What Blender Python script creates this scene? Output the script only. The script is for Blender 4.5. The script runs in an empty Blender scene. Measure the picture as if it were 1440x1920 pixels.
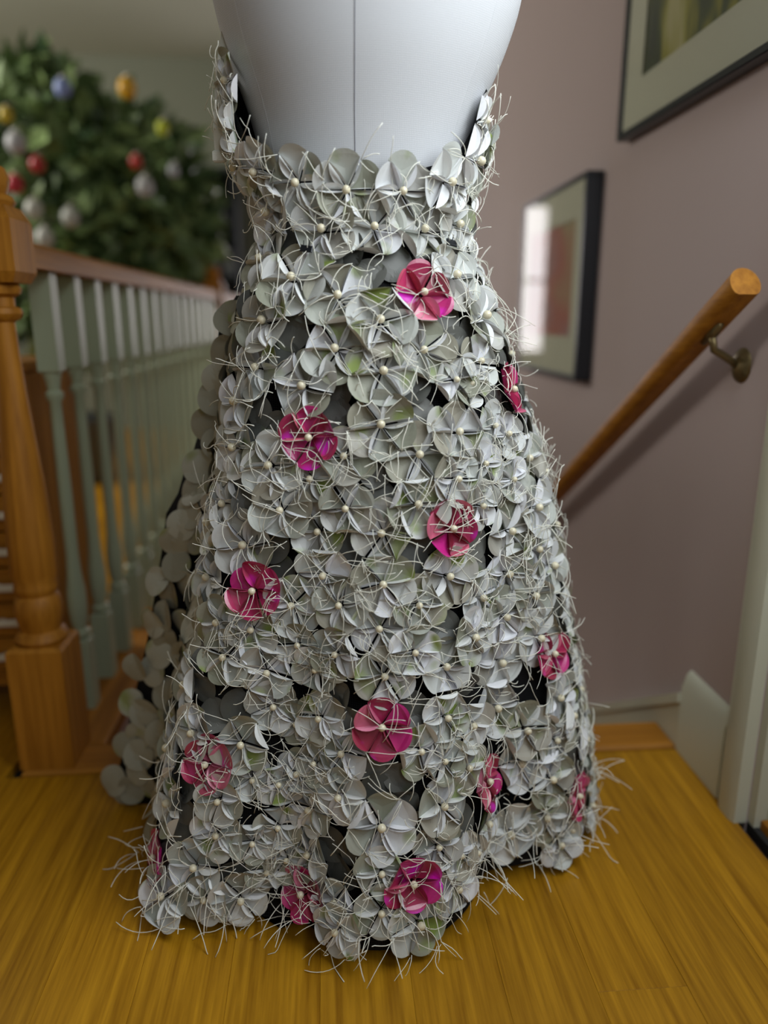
import bpy, math, random
import numpy as np
from math import sin, cos, pi, radians, sqrt, atan2
from mathutils import Vector, Matrix

R = random.Random(7)
scn = bpy.context.scene
COL = scn.collection

# ------------------------------------------------------------------ camera
CAM_H, F_PX, PITCH, YAW = 0.78, 1400.0, radians(14.5), radians(4.35)
cam_d = bpy.data.cameras.new('camera')
cam_d.sensor_fit = 'VERTICAL'
cam_d.sensor_height = 24.0
cam_d.lens = 24.0 * F_PX / 1920.0
cam_d.clip_start = 0.02
cam_d.dof.use_dof = True
cam_d.dof.focus_distance = 0.93
cam_d.dof.aperture_fstop = 0.85
cam = bpy.data.objects.new('camera', cam_d)
cam.location = (0, 0, CAM_H)
cam.rotation_euler = (pi / 2 - PITCH, 0, -YAW)
COL.objects.link(cam)
scn.camera = cam

CAM = np.array([0, 0, CAM_H])
FW = np.array([sin(YAW) * cos(PITCH), cos(YAW) * cos(PITCH), -sin(PITCH)])
RT = np.array([cos(YAW), -sin(YAW), 0.0])
UP = np.cross(RT, FW)


def ray(x, y):
    return FW + RT * (x - 720) / F_PX - UP * (y - 960) / F_PX


def at_y(x, y, Y):
    d = ray(x, y)
    return CAM + d * Y / d[1]


def at_x(x, y, X):
    d = ray(x, y)
    return CAM + d * X / d[0]


# ------------------------------------------------------------------ world, lights, exposure
w = bpy.data.worlds.new('world')
scn.world = w
w.use_nodes = True
bg = w.node_tree.nodes['Background']
bg.inputs[0].default_value = (1.0, 0.92, 0.76, 1)
bg.inputs[1].default_value = 0.16


def area(name, loc, target, sx, sy, power, col):
    d = bpy.data.lights.new(name, 'AREA')
    d.shape = 'RECTANGLE'
    d.size, d.size_y, d.energy, d.color = sx, sy, power, col
    o = bpy.data.objects.new(name, d)
    o.location = loc
    o.rotation_euler = (Vector(target) - Vector(loc)).to_track_quat('-Z', 'Y').to_euler()
    COL.objects.link(o)
    return o


# daylight from the window behind the photographer, and from the hall window further left
area('window_light_behind', (0.46, -0.9, 1.75), (0.05, 1.0, 0.5), 0.5, 0.6, 7, (0.86, 0.93, 1.0))
area('added_light_door', (0.63, 0.50, 1.20), (-0.2, 0.80, 0.55), 0.75, 1.1, 21, (0.88, 0.95, 1.0))  # added key light from the right; the door itself has no glass
area('window_light_hall', (-3.0, 2.9, 2.0), (-1.3, 4.4, 1.3), 1.5, 0.8, 62, (1.0, 0.97, 0.9))

scn.view_settings.view_transform = 'Standard'
scn.view_settings.look = 'None'
scn.view_settings.exposure = -0.02
scn.view_settings.gamma = 1.0
scn.view_settings.use_curve_mapping = False
scn.cycles.use_denoising = True
scn.cycles.max_bounces = 6
scn.cycles.transparent_max_bounces = 8


# ------------------------------------------------------------------ materials
def new_mat(name):
    m = bpy.data.materials.new(name)
    m.use_nodes = True
    nt = m.node_tree
    return m, nt, nt.nodes['Principled BSDF'], nt.nodes, nt.links


def sock(n, *names):
    for k in names:
        if k in n.inputs:
            return n.inputs[k]


def plain(name, col, rough=0.5, metal=0.0, bump=0.0, scale=60.0, var=0.0, spec=0.5):
    m, nt, b, N, L = new_mat(name)
    b.inputs['Base Color'].default_value = (*col, 1)
    b.inputs['Roughness'].default_value = rough
    b.inputs['Metallic'].default_value = metal
    b.inputs['Specular IOR Level'].default_value = spec
    if bump or var:
        tc = N.new('ShaderNodeTexCoord')
        nz = N.new('ShaderNodeTexNoise')
        nz.inputs['Scale'].default_value = scale
        nz.inputs['Detail'].default_value = 4
        L.new(tc.outputs['Object'], nz.inputs['Vector'])
        if bump:
            bp = N.new('ShaderNodeBump')
            bp.inputs['Strength'].default_value = bump
            bp.inputs['Distance'].default_value = 0.002
            L.new(nz.outputs['Fac'], bp.inputs['Height'])
            L.new(bp.outputs['Normal'], b.inputs['Normal'])
        if var:
            rp = N.new('ShaderNodeValToRGB')
            rp.color_ramp.elements[0].position = 0.3
            rp.color_ramp.elements[1].position = 0.7
            rp.color_ramp.elements[0].color = (*[c * (1 - var) for c in col], 1)
            rp.color_ramp.elements[1].color = (*[min(1, c * (1 + var)) for c in col], 1)
            L.new(nz.outputs['Fac'], rp.inputs['Fac'])
            L.new(rp.outputs['Color'], b.inputs['Base Color'])
    return m


def wood(name, dark, light, axis=1, scale=1.0, rough=0.35, per_object=0.0):
    """Grain stretched along one local axis, a little tone change per board."""
    m, nt, b, N, L = new_mat(name)
    tc = N.new('ShaderNodeTexCoord')
    oi = N.new('ShaderNodeObjectInfo')
    add = N.new('ShaderNodeVectorMath')
    add.operation = 'MULTIPLY_ADD'
    cmb = N.new('ShaderNodeCombineXYZ')
    mul = N.new('ShaderNodeMath')
    mul.operation = 'MULTIPLY'
    mul.inputs[1].default_value = 13.0
    L.new(oi.outputs['Random'], mul.inputs[0])
    for i in range(3):
        L.new(mul.outputs[0], cmb.inputs[i])
    s = [55.0 * scale] * 3
    s[axis] = 2.2 * scale
    add.inputs[1].default_value = s
    L.new(tc.outputs['Object'], add.inputs[0])
    L.new(cmb.outputs[0], add.inputs[2])
    nz = N.new('ShaderNodeTexNoise')
    nz.inputs['Scale'].default_value = 1.6
    nz.inputs['Detail'].default_value = 5
    nz.inputs['Roughness'].default_value = 0.62
    L.new(add.outputs[0], nz.inputs['Vector'])
    rp = N.new('ShaderNodeValToRGB')
    rp.color_ramp.elements[0].position = 0.32
    rp.color_ramp.elements[1].position = 0.68
    rp.color_ramp.elements[0].color = (*dark, 1)
    rp.color_ramp.elements[1].color = (*light, 1)
    L.new(nz.outputs['Fac'], rp.inputs['Fac'])
    out = rp.outputs['Color']
    if per_object:
        hs = N.new('ShaderNodeHueSaturation')
        mr = N.new('ShaderNodeMapRange')
        mr.inputs['To Min'].default_value = 1 - per_object
        mr.inputs['To Max'].default_value = 1 + per_object
        L.new(oi.outputs['Random'], mr.inputs['Value'])
        L.new(mr.outputs[0], hs.inputs['Value'])
        L.new(out, hs.inputs['Color'])
        out = hs.outputs['Color']
    L.new(out, b.inputs['Base Color'])
    b.inputs['Roughness'].default_value = rough
    b.inputs['Specular IOR Level'].default_value = 0.3
    bp = N.new('ShaderNodeBump')
    bp.inputs['Strength'].default_value = 0.08
    bp.inputs['Distance'].default_value = 0.001
    L.new(nz.outputs['Fac'], bp.inputs['Height'])
    L.new(bp.outputs['Normal'], b.inputs['Normal'])
    return m


def paper(name, stops, stain, stain_at, rough=0.5, sheen=0.5, metal=0.0):
    """Cut paper: a tone per disc, printed coloured patches that differ on every disc, faint fibre relief."""
    m, nt, b, N, L = new_mat(name)
    tc = N.new('ShaderNodeTexCoord')
    oi = N.new('ShaderNodeObjectInfo')
    rp = N.new('ShaderNodeValToRGB')
    els = rp.color_ramp.elements
    els[0].position, els[0].color = stops[0][0], (*stops[0][1], 1)
    els[1].position, els[1].color = stops[-1][0], (*stops[-1][1], 1)
    for p, c in stops[1:-1]:
        e = els.new(p)
        e.color = (*c, 1)
    L.new(oi.outputs['Random'], rp.inputs['Fac'])
    mul = N.new('ShaderNodeMath')
    mul.operation = 'MULTIPLY'
    mul.inputs[1].default_value = 91.0
    L.new(oi.outputs['Random'], mul.inputs[0])
    nz = N.new('ShaderNodeTexNoise')
    nz.noise_dimensions = '4D'
    nz.inputs['Scale'].default_value = 22.0
    nz.inputs['Detail'].default_value = 1.5
    L.new(tc.outputs['Object'], nz.inputs['Vector'])
    L.new(mul.outputs[0], nz.inputs['W'])
    st = N.new('ShaderNodeMapRange')
    st.inputs['From Min'].default_value = stain_at
    st.inputs['From Max'].default_value = stain_at + 0.10
    L.new(nz.outputs['Fac'], st.inputs['Value'])
    mx = N.new('ShaderNodeMix')
    mx.data_type = 'RGBA'
    L.new(st.outputs[0], mx.inputs[0])
    L.new(rp.outputs['Color'], mx.inputs[6])
    mx.inputs[7].default_value = (*stain, 1)
    L.new(mx.outputs[2], b.inputs['Base Color'])
    b.inputs['Roughness'].default_value = rough
    b.inputs['Metallic'].default_value = metal
    b.inputs['Specular IOR Level'].default_value = sheen
    n2 = N.new('ShaderNodeTexNoise')
    n2.inputs['Scale'].default_value = 260.0
    L.new(tc.outputs['Object'], n2.inputs['Vector'])
    bp = N.new('ShaderNodeBump')
    bp.inputs['Strength'].default_value = 0.12
    bp.inputs['Distance'].default_value = 0.0008
    L.new(n2.outputs['Fac'], bp.inputs['Height'])
    L.new(bp.outputs['Normal'], b.inputs['Normal'])
    return m


def woven(name, c0, c1, scale=900.0, bump=0.25):
    m, nt, b, N, L = new_mat(name)
    tc = N.new('ShaderNodeTexCoord')
    outs = []
    for d in ('X', 'Z'):
        wv = N.new('ShaderNodeTexWave')
        wv.bands_direction = d
        wv.inputs['Scale'].default_value = scale / 6
        wv.inputs['Distortion'].default_value = 2.5
        wv.inputs['Detail'].default_value = 2
        L.new(tc.outputs['Object'], wv.inputs['Vector'])
        outs.append(wv.outputs['Fac'])
    mt = N.new('ShaderNodeMath')
    mt.operation = 'MULTIPLY'
    L.new(outs[0], mt.inputs[0])
    L.new(outs[1], mt.inputs[1])
    rp = N.new('ShaderNodeValToRGB')
    rp.color_ramp.elements[0].color = (*c0, 1)
    rp.color_ramp.elements[1].color = (*c1, 1)
    L.new(mt.outputs[0], rp.inputs['Fac'])
    L.new(rp.outputs['Color'], b.inputs['Base Color'])
    b.inputs['Roughness'].default_value = 0.9
    b.inputs['Specular IOR Level'].default_value = 0.15
    bp = N.new('ShaderNodeBump')
    bp.inputs['Strength'].default_value = bump
    bp.inputs['Distance'].default_value = 0.0006
    L.new(mt.outputs[0], bp.inputs['Height'])
    L.new(bp.outputs['Normal'], b.inputs['Normal'])
    return m


def art(name, stops, scale, stretch):
    m, nt, b, N, L = new_mat(name)
    tc = N.new('ShaderNodeTexCoord')
    mp = N.new('ShaderNodeMapping')
    mp.inputs['Scale'].default_value = stretch
    L.new(tc.outputs['Object'], mp.inputs['Vector'])
    nz = N.new('ShaderNodeTexNoise')
    nz.inputs['Scale'].default_value = scale
    nz.inputs['Detail'].default_value = 2
    L.new(mp.outputs[0], nz.inputs['Vector'])
    rp = N.new('ShaderNodeValToRGB')
    els = rp.color_ramp.elements
    els[0].position, els[0].color = stops[0][0], (*stops[0][1], 1)
    els[1].position, els[1].color = stops[-1][0], (*stops[-1][1], 1)
    for p, c in stops[1:-1]:
        els.new(p).color = (*c, 1)
    L.new(nz.outputs['Fac'], rp.inputs['Fac'])
    L.new(rp.outputs['Color'], b.inputs['Base Color'])
    b.inputs['Roughness'].default_value = 0.6
    return m


def glass_mat(name):
    m = bpy.data.materials.new(name)
    m.use_nodes = True
    nt = m.node_tree
    N, L = nt.nodes, nt.links
    N.remove(N['Principled BSDF'])
    tr, gl, mx, fr = N.new('ShaderNodeBsdfTransparent'), N.new('ShaderNodeBsdfGlossy'), N.new('ShaderNodeMixShader'), N.new('ShaderNodeFresnel')
    gl.inputs['Roughness'].default_value = 0.03
    fr.inputs['IOR'].default_value = 1.45
    L.new(fr.outputs[0], mx.inputs[0])
    L.new(tr.outputs[0], mx.inputs[1])
    L.new(gl.outputs[0], mx.inputs[2])
    L.new(mx.outputs[0], N['Material Output'].inputs['Surface'])
    return m


M = {}
M['oak'] = wood('oak', (0.25, 0.092, 0.005), (0.45, 0.188, 0.018), axis=2, scale=0.8, rough=0.55)
M['oak_y'] = wood('oak_along', (0.25, 0.092, 0.005), (0.45, 0.188, 0.018), axis=1, scale=0.8, rough=0.55)
M['oak_x'] = wood('oak_across', (0.25, 0.092, 0.005), (0.45, 0.188, 0.018), axis=0, scale=0.8, rough=0.55)
M['bamboo'] = wood('bamboo', (0.26, 0.112, 0.003), (0.50, 0.245, 0.011), axis=1, scale=1.3, rough=0.38, per_object=0.10)
M['wall'] = plain('mauve_paint', (0.44, 0.355, 0.345), 0.75, bump=0.15, scale=180)
M['greige'] = plain('grey_green_paint', (0.17, 0.18, 0.13), 0.8, bump=0.1, scale=120)
M['ceil'] = plain('ceiling_paint', (0.52, 0.54, 0.44), 0.85, bump=0.1, scale=120)
M['cream'] = plain('cream_gloss_paint', (0.55, 0.55, 0.44), 0.35)
M['mint'] = plain('mint_paint', (0.36, 0.42, 0.29), 0.4)
M['black'] = plain('black_lacquer', (0.008, 0.010, 0.014), 0.3)
M['gap'] = plain('dark_rubber', (0.012, 0.011, 0.010), 0.8)
M['mat_board'] = plain('mat_board', (0.55, 0.55, 0.44), 0.9)
M['brass'] = plain('aged_brass', (0.20, 0.15, 0.07), 0.4, metal=0.8, bump=0.3, scale=90)
M['nickel'] = plain('pale_metal', (0.72, 0.68, 0.58), 0.4, metal=0.1)
M['linen'] = woven('linen', (0.45, 0.455, 0.47), (0.56, 0.565, 0.585), bump=0.12)
M['seam'] = plain('seam_thread', (0.16, 0.16, 0.18), 0.9)
M['lining'] = woven('black_lining', (0.006, 0.006, 0.007), (0.022, 0.022, 0.022), 700)
M['strap'] = woven('white_elastic', (0.5, 0.5, 0.44), (0.72, 0.72, 0.64), 1500)
M['thread'] = plain('cotton_thread', (0.80, 0.79, 0.70), 0.85)
M['bead'] = plain('pearl_bead', (0.74, 0.68, 0.50), 0.22, var=0.10, scale=300, spec=0.6)
M['glass'] = glass_mat('picture_glass')
GREY = [(0.0, (0.66, 0.67, 0.66)), (0.25, (0.48, 0.50, 0.47)), (0.5, (0.28, 0.29, 0.22)), (0.72, (0.34, 0.315, 0.255)), (0.86, (0.53, 0.54, 0.53)), (1.0, (0.78, 0.79, 0.82))]
M['paper'] = paper('grey_paper', GREY, (0.24, 0.31, 0.07), 0.59, 0.5)
M['paper_gap_shade'] = paper('gap_shade_paper', [(0, (0.075, 0.078, 0.072)), (0.5, (0.11, 0.112, 0.10)), (1, (0.16, 0.16, 0.145))], (0.10, 0.12, 0.05), 0.62, 0.5)  # dark tone puts the shade between flowers into the gap discs
M['paper_back'] = paper('grey_paper_reverse', [(0, (0.78, 0.79, 0.78)), (0.5, (0.66, 0.67, 0.66)), (1, (0.80, 0.80, 0.84))], (0.38, 0.44, 0.18), 0.63, 0.45)
M['paper_dull'] = paper('olive_paper', [(0, (0.26, 0.25, 0.19)), (0.5, (0.33, 0.32, 0.25)), (1, (0.42, 0.42, 0.35))], (0.24, 0.27, 0.10), 0.60, 0.45)
PINK = [(0, (0.22, 0.010, 0.045)), (0.35, (0.48, 0.03, 0.12)), (0.6, (0.56, 0.02, 0.24)), (0.8, (0.34, 0.02, 0.06)), (1, (0.64, 0.18, 0.28))]
M['pink'] = paper('pink_foil_paper', PINK, (0.75, 0.02, 0.62), 0.60, 0.28, 0.7)
M['pink_back'] = paper('pink_foil_reverse', [(0, (0.62, 0.14, 0.20)), (0.5, (0.42, 0.03, 0.10)), (1, (0.74, 0.26, 0.38))], (0.78, 0.05, 0.42), 0.63, 0.3, 0.6)


# ------------------------------------------------------------------ mesh helpers
class MB:
    def __init__(s):
        s.v, s.f, s.m = [], [], []

    def add(s, vs, fs, mi=0):
        o = len(s.v)
        s.v += [tuple(map(float, p)) for p in vs]
        s.f += [tuple(i + o for i in q) for q in fs]
        s.m += [mi] * len(fs)
        return s

    def box(s, x0, x1, y0, y1, z0, z1, mi=0, bev=0.0):
        if bev:
            rings = []
            for z, i in ((z0, bev), (z0 + bev, 0), (z1 - bev, 0), (z1, bev)):
                rings.append([(x0 + i, y0 + i, z), (x1 - i, y0 + i, z), (x1 - i, y1 - i, z), (x0 + i, y1 - i, z)])
            return s.rings(rings, mi)
        v = [(x, y, z) for z in (z0, z1) for x, y in ((x0, y0), (x1, y0), (x1, y1), (x0, y1))]
        return s.add(v, [(3, 2, 1, 0), (4, 5, 6, 7), (0, 1, 5, 4), (1, 2, 6, 5), (2, 3, 7, 6), (3, 0, 4, 7)], mi)

    def rings(s, rings, mi=0, cap=True):
        n = len(rings[0])
        v = [p for r in rings for p in r]
        f = []
        for k in range(len(rings) - 1):
            for i in range(n):
                j = (i + 1) % n
                f.append((k * n + i, k * n + j, (k + 1) * n + j, (k + 1) * n + i))
        if cap:
            f.append(tuple(range(n - 1, -1, -1)))
            f.append(tuple((len(rings) - 1) * n + i for i in range(n)))
        return s.add(v, f, mi)

    def lathe(s, prof, n=20, cx=0, cy=0, mi=0):
        return s.rings([[(cx + r * cos(2 * pi * i / n), cy + r * sin(2 * pi * i / n), z) for i in range(n)] for r, z in prof], mi)

    def tube(s, pts, r, n=6, mi=0, taper=None):
        P = [Vector(p) for p in pts]
        rings, prev = [], None
        for i, p in enumerate(P):
            t = (P[min(i + 1, len(P) - 1)] - P[max(i - 1, 0)])
            t = t.normalized() if t.length > 1e-9 else Vector((0, 0, 1))
            a = Vector((0, 0, 1)) if prev is None else prev
            if abs(a.dot(t)) > 0.95:
                a = Vector((1, 0, 0))
            u = (a - t * a.dot(t)).normalized()
            prev = u
            q = t.cross(u)
            rr = r if taper is None else r * taper[i]
            rings.append([p + u * rr * cos(2 * pi * k / n) + q * rr * sin(2 * pi * k / n) for k in range(n)])
        return s.rings(rings, mi)

    def ball(s, c, r, n=10, k=7, mi=0, sz=1.0):
        prof = [(max(1e-4, r * sin(pi * i / k)), c[2] - r * sz * cos(pi * i / k)) for i in range(k + 1)]
        return s.lathe(prof, n, c[0], c[1], mi)

    def mesh(s, name, mats, smooth=False):
        me = bpy.data.meshes.new(name)
        me.from_pydata(s.v, [], s.f)
        for m in mats:
            me.materials.append(m)
        me.polygons.foreach_set('material_index', s.m)
        if smooth:
            me.polygons.foreach_set('use_smooth', [True] * len(me.polygons))
        me.update()
        return me

    def build(s, name, mat, parent=None, smooth=False, loc=None):
        mats = mat if isinstance(mat, list) else [mat]
        return link(name, s.mesh(name, mats, smooth), parent, loc)


def link(name, data, parent=None, loc=None):
    o = bpy.data.objects.new(name, data)
    COL.objects.link(o)
    if parent is not None:
        o.parent = parent
    if loc is not None:
        o.location = loc
    return o


def tag(o, label, cat, group=None):
    o['label'], o['category'] = label, cat
    if group:
        o['group'] = group
    return o


def struct(o, label=None, cat=None):
    o['kind'] = 'structure'
    if label:
        o['label'], o['category'] = label, cat
    return o


def sharp(o, ang=35):
    """Smooth shading with crisp edges."""
    o.data.polygons.foreach_set('use_smooth', [True] * len(o.data.polygons))
    o.data.set_sharp_from_angle(angle=radians(ang))
    return o


# ------------------------------------------------------------------ the setting
WX = 0.655            # picture wall
BX = -0.50            # balustrade line
Y_NOSE0, Y_NOSE1 = 1.20, 1.29
HALL_Y, CEIL = 5.6, 2.45

fl = MB()
fl.box(-3.6, WX, -1.6, Y_NOSE1 - 0.01, -0.22, -0.016)
fl.box(-3.6, BX - 0.03, Y_NOSE1 - 0.01, HALL_Y, -0.22, -0.016)
floor = struct(fl.build('floor', M['gap']), 'golden bamboo plank floor of the landing and hall', 'floor')
PW = 0.1105
ncol = 0
x = 0.31 + 3 * PW
while x > -2.6:
    x1 = min(x, WX - 0.001)
    x0 = x - PW
    if x0 >= WX - 0.01:
        x -= PW
        continue
    spans = []
    y = -1.5 + R.uniform(0, 0.5)
    yend = Y_NOSE0 - 0.002 if x0 > BX - 0.12 else HALL_Y
    cuts = [-1.5]
    if abs(x1 - (0.31 + PW)) < 0.02:
        cuts.append(0.70)
    else:
        c = -1.5 + R.uniform(0.5, 1.5)
        while c < yend - 0.25:
            if c < 0.55 or c > 1.25:
                cuts.append(c)
            c += R.uniform(0.9, 1.7)
    cuts.append(yend)
    for a, b in zip(cuts, cuts[1:]):
        cx_, cy_ = (x0 + x1) / 2, (a + b) / 2
        q = MB().box(x0 + 0.0001 - cx_, x1 - 0.0001 - cx_, a + 0.0001 - cy_, b - 0.0001 - cy_, -0.016, 0.0, bev=0.0004)
        q.build('plank', M['bamboo'], floor, loc=(cx_, cy_, 0))
    x -= PW
nb = MB().box(BX - 0.05, WX - 0.012, Y_NOSE0 + 0.003, Y_NOSE1, -0.03, 0.006, bev=0.005)
nb.build('nosing_board', M['oak_x'], floor)

# stairs going down along the picture wall
EDGE = -0.43
MB().box(BX - 0.06, EDGE, Y_NOSE1 + 0.002, HALL_Y - .01, -0.03, 0.004, bev=0.004).build('border_board', M['oak_y'], floor)
st = MB().box(EDGE, WX, Y_NOSE1 + 0.001, Y_NOSE1 + 0.02, -2.6, -0.25)
stairs = struct(st.build('stairs', M['cream']), 'oak staircase descending along the picture wall behind the dress', 'stairs')
for k in range(12):
    z = -0.165 * (k + 1)
    y = Y_NOSE1 - 0.02 + 0.27 * k
    MB().box(EDGE + 0.02, WX - 0.02, y, y + 0.30, z - 0.03, z, bev=0.004).build('tread', M['oak_x'], stairs)
    MB().box(EDGE + 0.02, WX - 0.02, y + 0.27, y + 0.285, z - 0.165, z - 0.03).build('riser', M['cream'], stairs)

wr = MB()
DY0, DY1 = 0.12, 0.985          # door opening along the wall
wr.box(WX, WX + 0.14, DY1, HALL_Y, -2.6, CEIL)
wr.box(WX, WX + 0.14, DY0, DY1, 2.06, CEIL)
wr.box(WX, WX + 0.14, DY0, DY1, -2.6, -0.02)
wr.box(WX, WX + 0.14, -1.6, DY0, -0.3, CEIL)
struct(wr.build('wall_right', M['wall']), 'dusty mauve painted wall with pictures and handrail', 'wall')
struct(MB().box(-3.7, WX, HALL_Y, HALL_Y + 0.1, -2.6, CEIL).build('wall_far', M['greige']), 'grey green wall at the far end of the hall', 'wall')
struct(MB().box(-3.7, WX + 0.14, -1.6, HALL_Y + 0.1, CEIL, CEIL + 0.08).build('ceiling', M['ceil']), 'pale grey green ceiling over the hall', 'ceiling')
struct(MB().box(EDGE - 0.06, EDGE - 0.01, Y_NOSE1, HALL_Y, -2.6, -0.031).build('wall_stairwell', M['wall']), 'mauve wall below the balustrade in the stairwell', 'wall')

# bright window over the foot of the stairs, behind the dress
em = bpy.data.materials.new('daylit_pane')
em.use_nodes = True
_b = em.node_tree.nodes['Principled BSDF']
_b.inputs['Base Color'].default_value = (0.8, 0.8, 0.8, 1)
_b.inputs['Roughness'].default_value = 0.1
_b.inputs['Emission Color'].default_value = (1.0, 0.95, 0.97, 1)
_b.inputs['Emission Strength'].default_value = 4.0
WN = (-0.36, 0.46, 0.55, 1.55)
wn = MB()
wn.box(WN[0] - .07, WN[1] + .07, HALL_Y - .03, HALL_Y, WN[3], WN[3] + .07).box(WN[0] - .07, WN[1] + .07, HALL_Y - .045, HALL_Y, WN[2] - .07, WN[2])
wn.box(WN[0] - .07, WN[0], HALL_Y - .03, HALL_Y, WN[2], WN[3]).box(WN[1], WN[1] + .07, HALL_Y - .03, HALL_Y, WN[2], WN[3])
win = struct(wn.build('window_1', M['cream']), 'bright cream framed window at the far end of the stairwell', 'window')
for zz in (0, 1):
    z0_, z1_ = (WN[2], 1.04) if zz == 0 else (1.06, WN[3])
    MB().box(WN[0], WN[1], HALL_Y - .015, HALL_Y - .008, z0_, z1_).build('pane', em, win)
MB().box(WN[0], WN[1], HALL_Y - .028, HALL_Y - .004, 1.04, 1.06).build('glazing_bar', M['cream'], win)

# baseboard, stair skirt, door casing
bb = MB()
prof = [(0, 0), (0.016, 0), (0.016, 0.128), (0.012, 0.140), (0.010, 0.150), (0.004, 0.158), (0, 0.160)]
bb.rings([[(WX - px, y, pz) for px, pz in prof] for y in (1.05, Y_NOSE0)])
struct(sharp(bb.build('baseboard_right', M['cream'])), 'cream baseboard between door casing and stair', 'baseboard')
sk = MB()
y0, z0, y1 = Y_NOSE0, 0.116, 4.4
sl = -0.62
pts = [(y0, z0), (y1, z0 + sl * (y1 - y0)), (y1, z0 - 0.34 + sl * (y1 - y0)), (y0, z0 - 0.34)]
sk.rings([[(xx, a, b) for a, b in pts] for xx in (WX - 0.014, WX)])
sk.rings([[(xx, a, b) for a, b in [(y0, z0), (y1, z0 + sl * (y1 - y0)), (y1, z0 - .02 + sl * (y1 - y0)), (y0, z0 - .02)]] for xx in (WX - 0.022, WX - 0.0141)])
struct(sk.build('trim_1', M['cream']), 'cream skirt board sloping down beside the stairs', 'trim')
ca = MB()
cprof = [(0, 0), (0.02, 0), (0.024, 0.012), (0.024, 0.040), (0.018, 0.052), (0.012, 0.065), (0, 0.065)]
ca.rings([[(WX - px, DY1 + 0.0 + py, z) for px, py in cprof] for z in (0, 2.13)])
ca.rings([[(WX - px, DY0 - py, z) for px, py in cprof] for z in (0, 2.13)])
ca.rings([[(WX - px, y, 2.06 + py) for px, py in cprof] for y in (DY0, DY1)])
casing = struct(sharp(ca.build('trim_2', M['cream'])), 'cream moulded casing around the door', 'trim')
MB().box(WX + 0.002, WX + 0.13, DY1 - 0.018, DY1 - 0.0005, 0, 2.058).box(WX + 0.022, WX + 0.034, DY1 - 0.034, DY1 - 0.018, 0, 2.058).build('jamb', M['cream'], casing)
dr = MB().box(WX + 0.036, WX + 0.076, DY0 + 0.004, DY1 - 0.022, 0.055, 2.05)
door = struct(dr.build('door_1', M['cream']), 'cream panelled door standing closed at the frame edge', 'door')
for (pz0, pz1) in ((0.25, 0.95), (1.1, 1.9)):
    for (py0, py1) in ((0.22, 0.50), (0.58, 0.86)):
        MB().box(WX + 0.028, WX + 0.036, py0, py1, pz0, pz1, bev=0.006).build('panel', M['cream'], door)
MB().box(WX + 0.036, WX + 0.07, DY0 + 0.004, DY1 - 0.022, 0.028, 0.055).build('door_sweep', M['gap'], door)
MB().ball((WX + 0.0, 0.19, 1.0), 0.028, 14, 10).tube([(WX + 0.0, 0.19, 1.0), (WX + 0.036, 0.19, 1.0)], 0.01, 8).build('knob', M['brass'], door, smooth=True)
th = MB().box(WX + 0.012, WX + 0.14, DY0, DY1 - 0.02, -0.012, 0.022, bev=0.004)
sill = struct(th.build('trim_3', M['oak_y']), 'oak threshold under the door', 'trim')
MB().box(WX + 0.001, WX + 0.011, DY0, DY1 - 0.002, -0.012, 0.004).build('seal_strip', M['gap'], sill)


# ------------------------------------------------------------------ dress form
AX, AY = 0.058, 1.05
TOR = [(0.50, .05, .16, .125), (0.62, .054, .178, .142), (0.70, .056, .168, .134), (0.80, .054, .142, .112), (0.893, .053, .124, .099), (0.975, .053, .131, .106),
       (1.004, .053, .137, .110), (1.045, .055, .151, .120), (1.084, .057, .169, .130), (1.148, .060, .189, .138),
       (1.20, .060, .196, .135), (1.25, .060, .195, .125), (1.29, .060, .180, .110), (1.32, .060, .140, .092), (1.335, .060, .085, .075), (1.36, .060, .058, .058), (1.42, .060, .054, .054), (1.425, .060, .035, .035)]


def smooth_table(T, n):
    T = np.array(T)
    h = np.linspace(T[0, 0], T[-1, 0], n)
    cols = [np.interp(h, T[:, 0], T[:, i]) for i in range(1, 4)]
    for c in cols:
        for _ in range(3):
            c[1:-1] = (c[:-2] + 2 * c[1:-1] + c[2:]) / 4
    return h, cols


form = tag(link('dress_form', None, loc=(AX, AY, 0)), 'white linen covered dress form wearing the flower dress', 'dress form')
hh, (tc_, ta_, tb_) = smooth_table(TOR, 70)
tm = MB()
NT = 64
tm.rings([[(c + a * sin(2 * pi * i / NT) - AX, -b * cos(2 * pi * i / NT), h) for i in range(NT)] for h, c, a, b in zip(hh, tc_, ta_, tb_)])
tm.build('torso', M['linen'], form, smooth=True)


def torso_pt(phi, h, off=0.0):
    c, a, b = (np.interp(h, hh, q) for q in (tc_, ta_, tb_))
    return (c + (a + off) * sin(phi) - AX, -(b + off) * cos(phi), h)


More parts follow.
